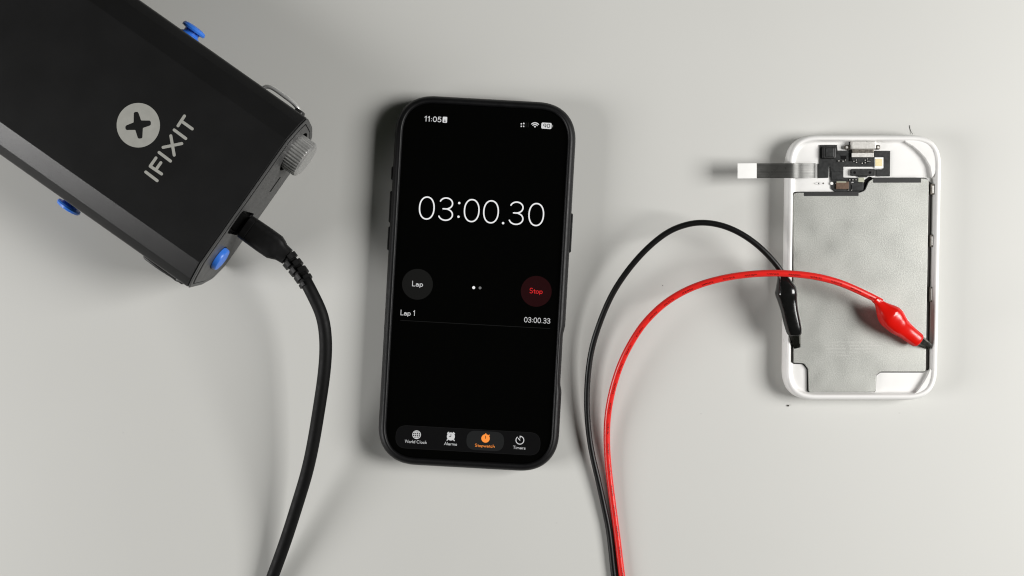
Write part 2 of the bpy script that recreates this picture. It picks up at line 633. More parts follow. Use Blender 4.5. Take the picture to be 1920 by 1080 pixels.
def filled(name, loops, z, material, parent, thick=0.03):
    """flat shape from closed outlines (holes allowed), a thin raised print"""
    cu = bpy.data.curves.new('tmp', 'CURVE')
    cu.dimensions = '2D'
    cu.fill_mode = 'BOTH'
    cu.extrude = thick / 2
    for lp in loops:
        sp = cu.splines.new('POLY')
        sp.points.add(len(lp) - 1)
        for i, p in enumerate(lp):
            sp.points[i].co = (p[0], p[1], 0, 1)
        sp.use_cyclic_u = True
    o = bpy.data.objects.new('tmp', cu)
    COL.objects.link(o)
    dg = bpy.context.evaluated_depsgraph_get()
    me = bpy.data.meshes.new_from_object(o.evaluated_get(dg))
    bpy.data.objects.remove(o)
    for v in me.vertices:
        v.co.z += z
    return link(name, me, material, parent, 0)


cc = P6(356, 329)
disc = [(cc.x + 40.6 * PX * (D - H) / D * math.cos(a), cc.y + 41.8 * PX * (D - H) / D * math.sin(a)) for a in [2 * math.pi * k / 64 for k in range(64)]]
filled('logo_disc', [disc, fillet([P6(*p).xy for p in cr], 0.3, 3)], H + 0.02, M['logo'], st)


def capsule(name, a, b, wd, z, material, parent, taper=1.0):
    a, b = Vector(a[:2]), Vector(b[:2])
    t = (b - a).normalized(); nn = Vector((-t.y, t.x))
    r = wd / 2
    pts = []
    for k in range(9):
        th = -math.pi / 2 + math.pi * k / 8
        pts.append(b + t * math.cos(th) * r + nn * math.sin(th) * r)
    for k in range(9):
        th = math.pi / 2 + math.pi * k / 8
        pts.append(a + t * math.cos(th) * r + nn * math.sin(th) * r)
    return pts


def strokes_mesh(name, segs, z, material, parent, wd):
    """several capsule strokes joined into one letter, each layer a hair above the one before"""
    verts, faces = [], []
    for q, (a, b) in enumerate(segs):
        pts = capsule('', a, b, wd, z, None, None)
        i0 = len(verts)
        verts += [(p.x, p.y, z + 0.012 * q) for p in pts]
        faces.append(tuple(range(i0, i0 + len(pts))))
    return mk(name, verts, faces, material, parent, 0)


lw = 34 / 6 * PX * (D - H) / D
for segs in ([((440, 855), (568, 952))], [((490, 790), (618, 877)), ((490, 790), (555, 697)), ((552, 832), (610, 750))], [((590, 635), (718, 732))],
             [((635, 578), (845, 535)), ((722, 448), (760, 665))], [((760, 382), (890, 478))], [((803, 335), (875, 225)), ((840, 282), (963, 370))]):
    strokes_mesh('logo_letter', [(P6(*a), P6(*b)) for a, b in segs], H + 0.03, M['logo'], st, lw)

# ------------------------------------------------------------------ charging cable
cb = thing('charging_cable', 'thick black charging cable plugged into the power station, curving off the bottom edge', 'cable', W(600, 700, 0))
zp = 25.0
pu0 = -99.6
sh = fillet([(-4.15, -1.25), (4.15, -1.25), (4.15, 1.25), (-4.15, 1.25)], 1.2, 4)
PD = PORT[0]
loft('metal_shell', [[(u, PD + p.x, zp + p.y) for p in sh] for u in (-103.7, pu0 + 0.4)], M['void'], cb, f=ST)


def rrect(a, b, r, seg=5):
    return fillet([(-a, -b), (a, -b), (a, b), (-a, b)], r, seg)


e0 = STpx(464, 428, zp + 2)
plugr = []
for u, a, b, dn in ((0, 4.7, 3.0, 0), (0.25, 5.05, 3.3, 0), (2.6, 5.2, 3.45, 0), (2.7, 4.95, 3.3, 0), (3.0, 4.95, 3.3, 0), (3.1, 5.2, 3.45, 0), (9, 5.3, 3.5, 0), (14.2, 5.2, 3.5, 0), (16.2, 4.4, 3.2, 0), (17.5, 3.7, 3.0, 0.1), (20.4, 3.35, 2.9, 0.2)):
    plugr.append([(pu0 + u, PD + dn + p.x, zp + p.y) for p in rrect(a, b, min(a, b) * 0.8)])
plug = loft('plug_body', plugr, M['plug'], cb, f=ST)
end = ST(pu0 + 20.4, PD + 0.2, zp)
cpts = [end, W(553, 499, zp), W(566, 516, zp + 1), W(577, 534, zp + 2), W(590, 560, 27), W(604, 590, 26.5), W(610, 625, 25.5), W(611, 661, 24), W(607, 709, 22), W(598, 767, 19),
        W(588, 829, 16), W(575.5, 887, 13), W(559, 940, 10), W(539.5, 1003, 7), W(515.5, 1070, 4.4), W(492, 1130, 2.8), W(470, 1190, 2.6)]
cpath = relax(catmull(cpts, 8), 25)
tube('cable', cpath, 2.52, M['cable'], cb, 24)
# strain relief: staggered half-rings on a core
core_path = cpath[0:26]


def at_len(path, s):
    acc = 0
    for i in range(len(path) - 1):
        L = (path[i + 1] - path[i]).length
        if acc + L >= s:
            return path[i].lerp(path[i + 1], (s - acc) / L), (path[i + 1] - path[i]).normalized()
        acc += L
    return path[-1], (path[-1] - path[-2]).normalized()


s0 = 0.6
for k in range(4):
    w0, w1 = s0 + k * 3.7, s0 + k * 3.7 + (2.5 if k < 3 else 1.5)
    for sd in (-1, 1):
        rr = []
        sh_ = 0.9 * sd
        for s_, r_ in ((w0 + sh_, 2.5), (w0 + 0.1 + sh_, 3.6 - 0.12 * k), (w1 - 0.1 + sh_, 3.55 - 0.12 * k), (w1 + sh_, 2.5)):
            p, t = at_len(cpath, max(0.01, s_))
            sv = t.cross(Vector((0, 0, 1))).normalized(); uv_ = sv.cross(t)
            ring = []
            for q in range(17):
                a = (-82 + 164 * q / 16) * math.pi / 180
                ring.append(p + (sv * sd) * math.cos(a) * r_ + uv_ * math.sin(a) * r_)
            for q in range(17):
                a = (82 - 164 * q / 16) * math.pi / 180
                ring.append(p + (sv * sd) * math.cos(a) * 2.0 + uv_ * math.sin(a) * 2.0)
            rr.append(ring)
        loft('strain_relief_rib', rr, M['plug'], cb)

# ------------------------------------------------------------------ phone in its case
PA = math.radians(3.2)
ex, fy = Vector((math.cos(PA), -math.sin(PA))), Vector((-math.sin(PA), -math.cos(PA)))     # right, down along the phone
ZS = 9.5
ZR = 10.9
ecx, fcy = 923, 480.7
pc_img = (ecx * math.cos(PA) - fcy * math.sin(PA), ecx * math.sin(PA) + fcy * math.cos(PA))
pc = W(pc_img[0], pc_img[1], 6.0).xy
HX, HY = 338 / 2 * PX * (D - 6) / D, 690.7 / 2 * PX * (D - 6) / D


def PH(a, b, z):
    """phone coordinates (right, up in mm from its middle) -> mm"""
    p = pc + ex * a - fy * b
    return Vector((p.x, p.y, z))


def PP(px, py, z=ZS):
    p = W(px, py, z).xy - pc
    return p.dot(ex), -p.dot(fy)


def squircle(hx, hy, r, n=28, p=2.35):
    pts = []
    for cx, cy, a0 in ((hx - r, hy - r, 0), (-hx + r, hy - r, 90), (-hx + r, -hy + r, 180), (hx - r, -hy + r, 270)):
        for k in range(n + 1):
            a = math.radians(a0 + 90 * k / n)
            c, s = math.cos(a), math.sin(a)
            pts.append(Vector((cx + math.copysign(abs(c) ** (2 / p), c) * r, cy + math.copysign(abs(s) ** (2 / p), s) * r)))
    return pts


def densify(poly, step):
    out = []
    n = len(poly)
    for i in range(n):
        a, b = poly[i], poly[(i + 1) % n]
        m = max(1, int((b - a).length / step))
        for k in range(m):
            out.append(a.lerp(b, k / m))
    return out


ph = thing('smartphone', 'smartphone in black case lying face up, black screen showing a running stopwatch', 'phone', PH(0, 0, 0))
out = densify(squircle(HX, HY, 16.5), 1.6)
ny0, ny1 = PP(1056, 620)[1], PP(1050, 727)[1]


def notch(i):
    p = out[i]
    if p.x > HX - 2 and ny1 - 2 < p.y < ny0 + 2:
        t = min(1, max(0, (ny0 + 2 - p.y) / 4)) * min(1, max(0, (p.y - ny1 + 2) / 4))
        return 0.75 * t * t * (3 - 2 * t)
    return 0.0


rings = []
for d, z, kn in ((1.6, 0.0, 0), (0.5, 0.5, 0), (0.1, 1.8, .5), (0, 4, 1), (0, 7.2, 1), (0.2, 8.5, 1), (0.6, 9.6, 1), (1.2, 10.4, .7), (1.9, 10.8, .3), (2.5, ZR, 0), (2.85, 10.75, 0), (3.1, 10.35, 0), (3.25, 9.7, 0), (3.3, 8.6, 0)):
    rings.append([(p.x, p.y, z) for p in offset(out, lambda i: d + kn * notch(i))])
case = loft('case', rings, M['case'], ph, f=PH, smooth=60)
scr_out = offset(squircle(HX, HY, 16.5), 3.22)
screen = loft('screen', [[(p.x, p.y, z) for p in offset(scr_out, d)] if d else [(p.x, p.y, z) for p in scr_out] for d, z in ((0, 8.7), (0, ZS - 0.25), (0.08, ZS - 0.08), (0.3, ZS))], M['glass'], ph, f=PH)
for y0, y1, s in ((312, 338, -1), (358, 418, -1), (425, 470, -1), (400, 474, 1)):
    xe = 740 if s < 0 else 1072
    b0, b1 = PP(xe, y0, 6)[1], PP(xe, y1, 6)[1]
    o2 = fillet([(b1, 3.4), (b0, 3.4), (b0, 7.4), (b1, 7.4)], 1.4, 4)
    loft('side_button', [[(s * (HX + q), p.x, p.y) for p in (offset(o2, 0.35) if q > 0.6 else o2)] for q in (-0.4, 0.3, 0.68)], M['case'], case, f=PH)


# --- what the screen shows, drawn as thin lit shapes on the display
def UI(poly2, z):
    return [PH(p[0], p[1], z).xy for p in poly2]


def uishape(name, loops, lay, material):
    return filled(name, [UI(l, 0) for l in loops], ZS + 0.02 + 0.025 * lay, material, screen, 0.01)


kz = PX * (D - ZS) / D      # mm per pixel on the display


def circ(cx, cy, r, n=40, ry=None):
    return [(cx + r * math.cos(2 * math.pi * k / n), cy + (ry or r) * math.sin(2 * math.pi * k / n)) for k in range(n)]


def rr_at(px, py, wpx, hpx, r):
    a, b = PP(px, py)
    return [(a + p.x, b + p.y) for p in fillet([(-wpx / 2 * kz, -hpx / 2 * kz), (wpx / 2 * kz, -hpx / 2 * kz), (wpx / 2 * kz, hpx / 2 * kz), (-wpx / 2 * kz, hpx / 2 * kz)], r * kz, 8)]


def arc(cx, cy, rx, ry, a0, a1, n=None):
    n = n or max(4, int(abs(a1 - a0) / 12))
    return [(cx + rx * math.cos(math.radians(a0 + (a1 - a0) * k / n)), cy + ry * math.sin(math.radians(a0 + (a1 - a0) * k / n))) for k in range(n + 1)]


dot = lambda x, y: [(x - 0.004, y), (x + 0.004, y)]
G = {
    'A': (.74, [[(0, 0), (.34, 1), (.68, 0)], [(.12, .33), (.56, .33)]]),
    'C': (.83, [arc(.42, .5, .38, .5, 48, 312)]),
    'L': (.57, [[(.07, 1), (.07, 0), (.5, 0)]]),
    'S': (.66, [arc(.31, .74, .24, .26, 25, 270) + arc(.31, .24, .26, .24, 90, -155)]),
    'T': (.62, [[(0, 1), (.58, 1)], [(.29, 1), (.29, 0)]]),
    'W': (.98, [[(0, 1), (.22, 0), (.46, 1), (.70, 0), (.92, 1)]]),
    'a': (.58, [arc(.25, .53 - .2, .2, .2, 155, 0) + [(.45, 0)], arc(.24, .15, .21, .16, 90, 270) + arc(.24, .17, .21, .18, -90, 0), [(.24, .31), (.45, .31)]]),
    'c': (.54, [arc(.27, .27, .24, .27, 45, 315)]),
    'd': (.62, [arc(.27, .27, .23, .27, 0, 360), [(.51, 1), (.51, 0)]]),
    'e': (.57, [[(.04, .28), (.51, .28)] + arc(.27, .27, .24, .27, 0, 315)]),
    'h': (.58, [[(.06, 1), (.06, 0)], arc(.27, .3, .2, .24, 180, 0) + [(.47, 0)]]),
    'i': (.2, [[(.07, .54), (.07, 0)], dot(.07, .76)]),
    'k': (.52, [[(.06, 1), (.06, 0)], [(.44, .54), (.06, .16)], [(.2, .3), (.46, 0)]]),
    'l': (.2, [[(.07, 1), (.07, 0)]]),
    'm': (.86, [[(.06, .54), (.06, 0)], arc(.23, .34, .17, .2, 180, 0) + [(.40, 0)], arc(.58, .34, .17, .2, 180, 0) + [(.75, 0)]]),
    'o': (.6, [arc(.28, .27, .24, .27, 0, 360)]),
    'p': (.62, [arc(.30, .27, .23, .27, 0, 360), [(.06, .54), (.06, -.24)]]),
    'r': (.36, [[(.06, .54), (.06, 0)], arc(.26, .3, .2, .24, 180, 80)]),
    's': (.5, [arc(.24, .40, .18, .14, 25, 270) + arc(.24, .13, .20, .13, 90, -155)]),
    't': (.36, [[(.16, .74), (.16, .12), (.2, .02), (.32, 0)], [(.02, .54), (.32, .54)]]),
    'w': (.76, [[(0, .54), (.17, 0), (.35, .54), (.53, 0), (.70, .54)]]),
    '0': (.66, [arc(.31, .5, .26, .5, 90, 450)]),
    '1': (.42, [[(.05, .80), (.25, 1), (.25, 0)]]),
    '3': (.63, [arc(.29, .755, .22, .245, 155, -75) + [(.30, .51)], [(.18, .51), (.30, .51)], [(.30, .51)] + arc(.29, .255, .255, .255, 78, -158)]),
    '5': (.62, [[(.50, 1), (.14, 1), (.09, .52)] + arc(.28, .32, .25, .32, 130, -155)]),
    '9': (.65, [arc(.30, .68, .24, .31, 0, 360), arc(.30, .62, .245, .62, 5, -60)]),
    ':': (.26, [dot(.12, .12), dot(.12, .62)]),
    '.': (.26, [dot(.12, .05)]),
    ' ': (.27, []),
}


def ribbon(pl, hw):
    """polyline -> (verts, faces) of a stroke with round ends"""
    P = [Vector(p) for p in pl]
    Q = [P[0]]
    for p in P[1:]:
        if (p - Q[-1]).length > 1e-5: Q.append(p)
    P = Q
    closed = len(P) > 3 and (P[0] - P[-1]).length < 1e-3
    if closed: P = P[:-1]
    n = len(P)
    L, R = [], []
    for i in range(n):
        if closed or 0 < i < n - 1:
            t1 = (P[i] - P[i - 1]).normalized(); t2 = (P[(i + 1) % n] - P[i]).normalized()
        elif i == 0:
            t1 = t2 = (P[1] - P[0]).normalized()
        else:
            t1 = t2 = (P[-1] - P[-2]).normalized()
        n1, n2 = Vector((-t1.y, t1.x)), Vector((-t2.y, t2.x))
        m = n1 + n2
        m = m.normalized() if m.length > 1e-3 else n1
        c = max(0.45, m.dot(n1))
        L.append(P[i] + m * hw / c); R.append(P[i] - m * hw / c)
    if closed:
        v = L + R
        return v, [(i, (i + 1) % n, n + (i + 1) % n, n + i) for i in range(n)]
    v = L + R
    f = [(i, i + 1, n + i + 1, n + i) for i in range(n - 1)]
    for i, s in ((0, -1), (n - 1, 1)):
        t = (P[min(n - 1, i + 1)] - P[max(0, i - 1)]).normalized() * s
        nn = Vector((-t.y, t.x))
        b0 = len(v)
        v = v + [P[i] + t * math.cos(a) * hw + nn * math.sin(a) * hw for a in [-math.pi / 2 + math.pi * k / 6 for k in range(7)]]
        f.append(tuple(range(b0, b0 + 7)))
    return v, f


def strokes(name, pls, hw, lay, material):
    """polylines in phone mm -> one thin lit mesh"""
    verts, faces = [], []
    z0 = ZS + 0.02 + 0.025 * lay
    for q, pl in enumerate(pls):
        v, f = ribbon(pl, hw)
        b = len(verts)
        verts += [PH(p.x, p.y, z0 + 0.004 * (q % 5)) for p in v]
        faces += [tuple(b + i for i in fc) for fc in f]
    me = bpy.data.meshes.new(name)
    me.from_pydata([tuple(p) for p in verts], [], faces)
    return link(name, me, material, screen, 0)


def text(name, s, px, py, cap, width, hw, lay, material, anchor='c'):
    """stroke lettering; (px, py) = middle of the cap height; cap, width, hw in pixels"""
    TR = 0.07
    adv = sum(G[c][0] + TR for c in s) - 0.08 - TR
    a, b = PP(px, py)
    sy = cap * kz
    sx = width * kz / adv if width else sy
    x0 = {'c': -adv * sx / 2, 'l': 0, 'r': -adv * sx}[anchor]
    pls, x = [], 0
    for c in s:
        for pl in G[c][1]:
            pls.append([(a + x0 + (x + p[0]) * sx, b + (p[1] - 0.5) * sy) for p in pl])
        x += G[c][0] + TR
    return strokes(name, pls, hw * kz, lay, material)


# large clock digits
def digit(ch, px, py):
    a, b = PP(px, py)
    w_, h_ = 13.6 * kz, 20.6 * kz
    if ch == '0':
        pl = [[(a + w_ * math.copysign(abs(math.cos(t)) ** 0.93, math.cos(t)), b + h_ * math.copysign(abs(math.sin(t)) ** 0.93, math.sin(t))) for t in [2 * math.pi * k / 48 for k in range(49)]]]
    else:
        q = kz
        pl = [[(a + x * q, b + y * q) for x, y in arc(0.2, 10.8, 11.9, 10.2, 158, -62)[:-1] + [(4.2, 1.1), (0.5, 0.4), (-5.2, 0.5)]],
              [(a + x * q, b + y * q) for x, y in [(2.6, 0.35), (6.0, -0.9)] + arc(0.0, -10.2, 13.0, 10.6, 48, -160)]]
    strokes('clock_digit', pl, 1.28 * kz, 3, M['uiw'])


for ch, x, y in (('0', 800.3, 390.1), ('3', 835.9, 392.2), ('0', 884.5, 394.9), ('0', 920.7, 397.2), ('3', 968, 399.9), ('0', 1005.5, 402.3)):
    digit(ch, x, y)
for x, y in ((861.1, 380.7), (859.7, 406.4), (943.3, 418.4)):
    uishape('clock_dot', [circ(*PP(x, y), 2.25 * kz, 20)], 3, M['uiw'])
# status bar
text('status_time', '11:05', 811.5, 223.4, 9.0, 31, 0.66, 2, M['uiw2'])
a, b = PP(834.2, 224.6)
uishape('status_badge', [rr_at(834.2, 224.6, 8.4, 11.2, 1.8), circ(a, b - 0.7 * kz, 1.15 * kz, 12), circ(a, b - 3.5 * kz, 2.1 * kz, 14, 0.75 * kz)], 2, M['uiw2'])
for x, y, r in ((977.5, 232.2, 1.35), (982.0, 231.6, 1.5), (977.4, 236.9, 1.35), (981.8, 236.9, 1.35)):
    uishape('signal_dot', [circ(*PP(x, y), r * kz, 14)], 2, M['uiw2'])
for x in (986.3, 990.4):
    uishape('signal_bar', [rr_at(x, 234.3, 1.9, 9, 0.5)], 2, M['uidark'])
a, b = PP(1003, 238.6)
strokes('wifi_mark', [[(a + p[0] * kz, b + p[1] * kz) for p in arc(0, -0.6, r, r, 90 + q, 90 - q, 10)] for r, q in ((9.0, 45), (5.7, 45))], 0.95 * kz, 2, M['uiw2'])
uishape('wifi_dot', [[(a, b - 1.0 * kz), (a + 2.1 * kz, b + 1.6 * kz), (a, b + 2.6 * kz), (a - 2.1 * kz, b + 1.6 * kz)]], 2, M['uiw2'])
uishape('battery_badge', [rr_at(1024.6, 235.9, 19.2, 11.4, 3.0)], 2, M['uiw2'])
uishape('battery_nub', [rr_at(1035.9, 236.4, 1.8, 4.4, 0.8)], 2, M['uigrey'])
text('battery_number', '90', 1024.8, 235.9, 6.8, 12.4, 0.62, 4, M['uibk'])
# buttons
uishape('lap_button', [circ(*PP(782.8, 533), 28.9 * kz, 64)], 1, M['uidark'])
text('lap_caption', 'Lap', 782.8, 532.0, 9.2, 20, 0.6, 3, M['uiw3'])
uishape('stop_button', [circ(*PP(1005.4, 546.2), 28.9 * kz, 64)], 1, M['uired'])
text('stop_caption', 'Stop', 1005.0, 545.3, 9.2, 24, 0.58, 3, M['uiredt'])
uishape('page_dot', [circ(*PP(888.2, 539.3), 2.8 * kz, 20)], 2, M['uiw'])
uishape('page_dot', [circ(*PP(900.1, 539.8), 2.6 * kz, 20)], 2, M['uigrey'])
text('lap_row_name', 'Lap 1', 764.6, 586.5, 9.2, 27, 0.58, 3, M['uiw3'])
text('lap_row_time', '03:00.33', 1007, 600.6, 9.0, 48.5, 0.55, 3, M['uiw3'])
strokes('row_divider', [[PP(751, 600.6), PP(1031, 616.0)]], 0.55 * kz, 1, M['uidim'])
# tab bar
uishape('tab_bar', [rr_at(877.5, 825.6, 271, 42.5, 21)], 1, M['uipill'])
strokes('tab_bar_edge', [[(p[0], p[1]) for p in rr_at(877.5, 825.6, 271, 42.5, 21)] + [rr_at(877.5, 825.6, 271, 42.5, 21)[0]]], 0.4 * kz, 2, M['uidim'])
uishape('selected_tab', [rr_at(909.8, 826.6, 70.5, 36, 18)], 3, M['uisel'])
for s, x, y, wd, m in (('World Clock', 779.6, 828.2, 39.5, 'uiw3'), ('Alarms', 844.8, 832.0, 22.5, 'uiw3'), ('Stopwatch', 909, 835.6, 36, 'uior'), ('Timers', 973.6, 839.2, 22, 'uiw3')):
    text('tab_caption', s, x, y, 5.3, wd + 0.8, 0.34, 5, M[m])
a, b = PP(781.2, 815)
gp = [circ(a, b, 7.5 * kz, 32) + [circ(a, b, 7.5 * kz, 32)[0]], circ(a, b, 3.6 * kz, 24, 7.4 * kz) + [circ(a, b, 3.6 * kz, 24, 7.4 * kz)[0]],
      [(a - 7.3 * kz, b), (a + 7.3 * kz, b)], [(a, b - 7.3 * kz), (a, b + 7.3 * kz)],
      [(a - 6.4 * kz, b + 3.8 * kz), (a + 6.4 * kz, b + 3.8 * kz)], [(a - 6.4 * kz, b - 3.8 * kz), (a + 6.4 * kz, b - 3.8 * kz)]]
strokes('globe_icon', gp, 0.55 * kz, 5, M['uiw3'])
a, b = PP(845.4, 818.3)
uishape('alarm_icon', [circ(a, b, 7.5 * kz, 36)], 5, M['uiw3'])
strokes('alarm_icon_hand', [[(a, b + 4.6 * kz), (a, b - 0.2 * kz), (a - 3.2 * kz, b - 0.2 * kz)]], 0.55 * kz, 6, M['uibk'])
strokes('alarm_icon_bell', [[(a - 6.6 * kz, b + 5.6 * kz), (a - 4.4 * kz, b + 7.6 * kz)], [(a + 6.6 * kz, b + 5.6 * kz), (a + 4.4 * kz, b + 7.6 * kz)],
                            [(a - 5.2 * kz, b - 5.6 * kz), (a - 6.8 * kz, b - 7.4 * kz)], [(a + 5.2 * kz, b - 5.6 * kz), (a + 6.8 * kz, b - 7.4 * kz)]], 0.95 * kz, 5, M['uiw3'])
a, b = PP(910.4, 822)
uishape('stopwatch_icon', [circ(a, b, 7.9 * kz, 36)], 5, M['uior'])
strokes('stopwatch_icon_crown', [[(a, b + 7.4 * kz), (a, b + 9.0 * kz)], [(a + 5.6 * kz, b + 5.6 * kz), (a + 6.6 * kz, b + 6.6 * kz)]], 0.9 * kz, 5, M['uior'])
strokes('stopwatch_icon_hand', [[(a, b + 4.6 * kz), (a, b)]], 0.6 * kz, 6, M['uibk'])
a, b = PP(974.8, 825.3)
strokes('timer_icon', [[(a, b + 4.2 * kz)] + [(a + p[0] * kz, b + p[1] * kz) for p in arc(0, 0, 7.4, 7.4, 90, -228)], [(a, b), (a - 3.2 * kz, b + 3.4 * kz)]], 0.78 * kz, 5, M['uiw3'])

# ------------------------------------------------------------------ opened battery pack (right)
ZF, ZRIM, ZP = 6.1, 8.8, 7.35
bk = thing('battery_pack', 'opened white magnetic battery pack shell with bare steel battery and circuit board', 'battery pack', W(1614, 505, 0))
cor = [(1474.2, 252.8), (1764.6, 252.8), (1755.0, 750), (1467.4, 750)]
cor = [W(x, y, 6.0).xy for x, y in cor]
BO = densify(fillet(cor, 12.6, 14), 2.5)
rings = []
for d, z in ((2.5, 0.0), (1.1, 0.35), (0.3, 1.6), (0, 3.2), (0.05, 6.0), (0.35, 7.5), (0.9, 8.45), (1.5, ZRIM), (2.0, 8.75), (2.35, 8.5), (2.6, 8.0), (3.0, ZF + 0.25), (3.3, ZF), (4.2, ZF)):
    rings.append([(p.x, p.y, z) for p in offset(BO, d)])
shell = loft('shell', rings, M['white'], bk, smooth=60)
# slanted gussets in the two right corners
inner = offset(BO, 2.55)
for test, pts in ((lambda p: p.x > W(1690, 0, 7).x and p.y > W(0, 333, 7).y, [(1747.5, 333), (1744, 312), (1735, 296), (1724, 284), (1712, 274), (1700, 267)]),
                  (lambda p: p.x > W(1712, 0, 7).x and p.y < W(0, 692, 7).y, [(1718, 735.5), (1725, 727), (1733, 715), (1740, 702), (1743.5, 692)])):
    arc_ = [p for p in inner if test(p)]
    # walk the arc in one direction, then the slanted inner edge back
    arc_.sort(key=lambda p: math.atan2(p.y - W(0, 500, 7).y, p.x - W(1614, 0, 7).x))
    edge = pxpoly(pts, 7.6)
    slab('corner_gusset', arc_ + sorted(edge, key=lambda p: -math.atan2(p.y - W(0, 500, 7).y, p.x - W(1614, 0, 7).x)),
         ZF - 0.3, 8.1, M['white'], shell, 0.0)
# bare steel battery
pl = [(1487.3, 361), (1612, 361), (1622, 357), (1629, 340), (1638, 334.5), (1741.5, 334.5), (1735.6, 697), (1652, 697), (1643, 703), (1641.5, 735), (1516.6, 735.5), (1515.6, 692), (1508, 681.5), (1488.0, 680.5)]
rad = [1.8, 1.2, 2, 2, 1.5, 1.8, 1.0, 1.2, 1.5, 1.0, 1.0, 1.6, 1.4, 0.6]
PO = fillet(pxpoly(pl, ZP), rad, 4)
bat = slab('battery', PO, ZF - 0.4, ZP, M['plate'], bk, 0.14)
slab('battery_gap', offset(PO, -0.42), ZF - 0.4, ZF + 0.09, M['void'], bk, 0.0)  # black ring laid in as the darkness of the thin gap
# darkness of the gaps round the battery, laid in as dark strips
pxslab('gap_strip', [(1482.6, 645), (1489, 645), (1489, 679), (1481.6, 678)], ZF - 0.2, ZF + 0.15, M['gapgrey'], bk)
pxslab('gap_strip', [(1740, 337), (1747.3, 345), (1742.0, 694), (1733, 694)], ZF - 0.2, ZF + 0.2, M['gapgrey'], bk)
pxslab('gap_strip', [(1482.2, 366), (1489, 364), (1489, 640), (1483.4, 640)], ZF - 0.2, ZF + 0.12, M['gapgrey'], bk)
pxslab('gap_strip', [(1614, 363), (1628, 340), (1636, 332), (1630, 331), (1621, 338), (1617, 356)], ZF - 0.2, ZF + 0.3, M['void'], bk)
for x0, y0, x1, y1, z in ((1744.5, 345, 1752.6, 365, 7.6), (1743.5, 440, 1750.6, 463, 7.3), (1742.5, 538, 1749.5, 566, 7.3), (1482.6, 368, 1486.2, 388, 6.6), (1481.8, 455, 1485.6, 490, 6.6)):
    c = pxslab('metal_clip', pxrect(x0, y0, x1, y1, 1.0), ZF - 0.1, z, M['darksteel'], bk, 0.3, 0.2)
    pxslab('clip_face', pxrect(x0 + (x1 - x0) * 0.42, y0 + 3, x1 - 0.8, y1 - 3, 1.0), z - 0.1, z + 0.22, M['steel'], c, 0.2, 0.1)
# tapes
pxslab('tape_strip', [(1507.5, 359.6), (1610, 359.4), (1610, 367.4), (1507.5, 367.6)], ZP - 0.2, ZP + 0.12, M['tape'], bk, 0.1, 0.05)
pxslab('tape_strip', [(1637.5, 333.2), (1727, 333.0), (1727, 342.4), (1637.5, 342.6)], ZP - 0.2, ZP + 0.12, M['tape'], bk, 0.1, 0.05)
# faint worn print on the battery: rows of tiny pale marks
M['faint'] = mat('faint_print', (0.47, 0.472, 0.446), 0.5, 0.6, var=0.1, scale=2000)
fv, ff = [], []
for row, (x0, x1) in enumerate(((1552, 1648), (1546, 1652), (1548, 1640), (1546, 1655), (1550, 1600))):
    x = x0
    while x < x1:
        wd = random.uniform(1.2, 3.6)
        if random.random() > 0.18:
            y = 640.5 + row * 6.2
            i0 = len(fv)
            fv += [W(x, y, ZP + 0.012), W(x + wd, y, ZP + 0.012), W(x + wd, y + 2.0, ZP + 0.012), W(x, y + 2.0, ZP + 0.012)]
            ff.append((i0, i0 + 1, i0 + 2, i0 + 3))
        x += wd + random.uniform(0.7, 1.4)
mk('faint_print', fv, ff, M['faint'], bat, 0)
# flex circuit board
B9 = lambda x, y: (1520 + x / 9, 250 + y / 9)
ZB = ZF + 0.55
fb = [(150, 195), (445, 195), (455, 290), (1345, 295), (1340, 725), (1105, 725), (1105, 605), (1228, 605), (1228, 400), (1207, 400), (1207, 563), (555, 563), (555, 745), (785, 750), (790, 820), (890, 825),
      (890, 965), (820, 985), (420, 985), (350, 935), (335, 760), (335, 560), (310, 560), (300, 750), (125, 755), (125, 515), (150, 510)]
board = pxslab('flex_board', [B9(*p) for p in fb], ZF - 0.1, ZB, M['flexblack'], bk, 0.25, 0.1)


def b9(name, x0, y0, x1, y1, z0, z1, m, par=board, r=0.2, bev=0.1):
    return pxslab(name, [B9(x0, y0), B9(x1, y0), B9(x1, y1), B9(x0, y1)], z0, z1, m, par, r, bev)


cub = b9('rubber_block', 205, 225, 425, 425, ZB - 0.1, ZB + 1.5, M['rubber'], r=0.8, bev=0.4)
b9('block_cap', 250, 245, 390, 395, ZB + 1.4, ZB + 1.75, M['flexblack'], cub, 0.3, 0.15)
b9('board_step', 350, 640, 550, 780, ZB - 0.1, ZB + 0.25, M['flexblack'], r=0.2)
b9('black_chip', 510, 375, 605, 440, ZB - 0.1, ZB + 0.2, M['void'], r=0.1, bev=0.05)
# charging connector
con = b9('connector_shell', 692, 128, 1100, 262, ZB - 0.3, ZB + 2.6, M['steel'], r=0.5, bev=0.35)
b9('connector_lip', 720, 212, 1075, 268, ZB - 0.2, ZB + 2.0, M['steel'], con, 0.6, 0.2)
b9('connector_base', 698, 262, 1064, 405, ZB - 0.2, ZB + 0.9, M['darksteel'], con, 0.2)
b9('connector_plate', 694, 330, 1062, 402, ZB + 0.8, ZB + 1.25, M['steel'], con, 0.2)
b9('connector_shade', 655, 140, 700, 470, ZB - 0.2, ZB + 0.4, M['void'], con, 0.2)  # dark strip painted in as the shade beside the connector
for x0, x1 in ((572, 690), (1098, 1178)):
    e = b9('mounting_ear', x0, 195, x1, 272, ZB - 0.3, ZB + 0.9, M['darksteel'], con, 0.7, 0.25)
    xm = x0 + 42 if x0 < 800 else x1 - 40
    b9('ear_screw', xm - 20, 212, xm + 20, 255, ZB + 0.8, ZB + 1.2, M['steel'], e, 0.4, 0.15)
pad = b9('white_pad', 1080, 405, 1228, 590, ZF - 0.1, ZB + 0.03, M['paper'], r=0.1, bev=0.05)
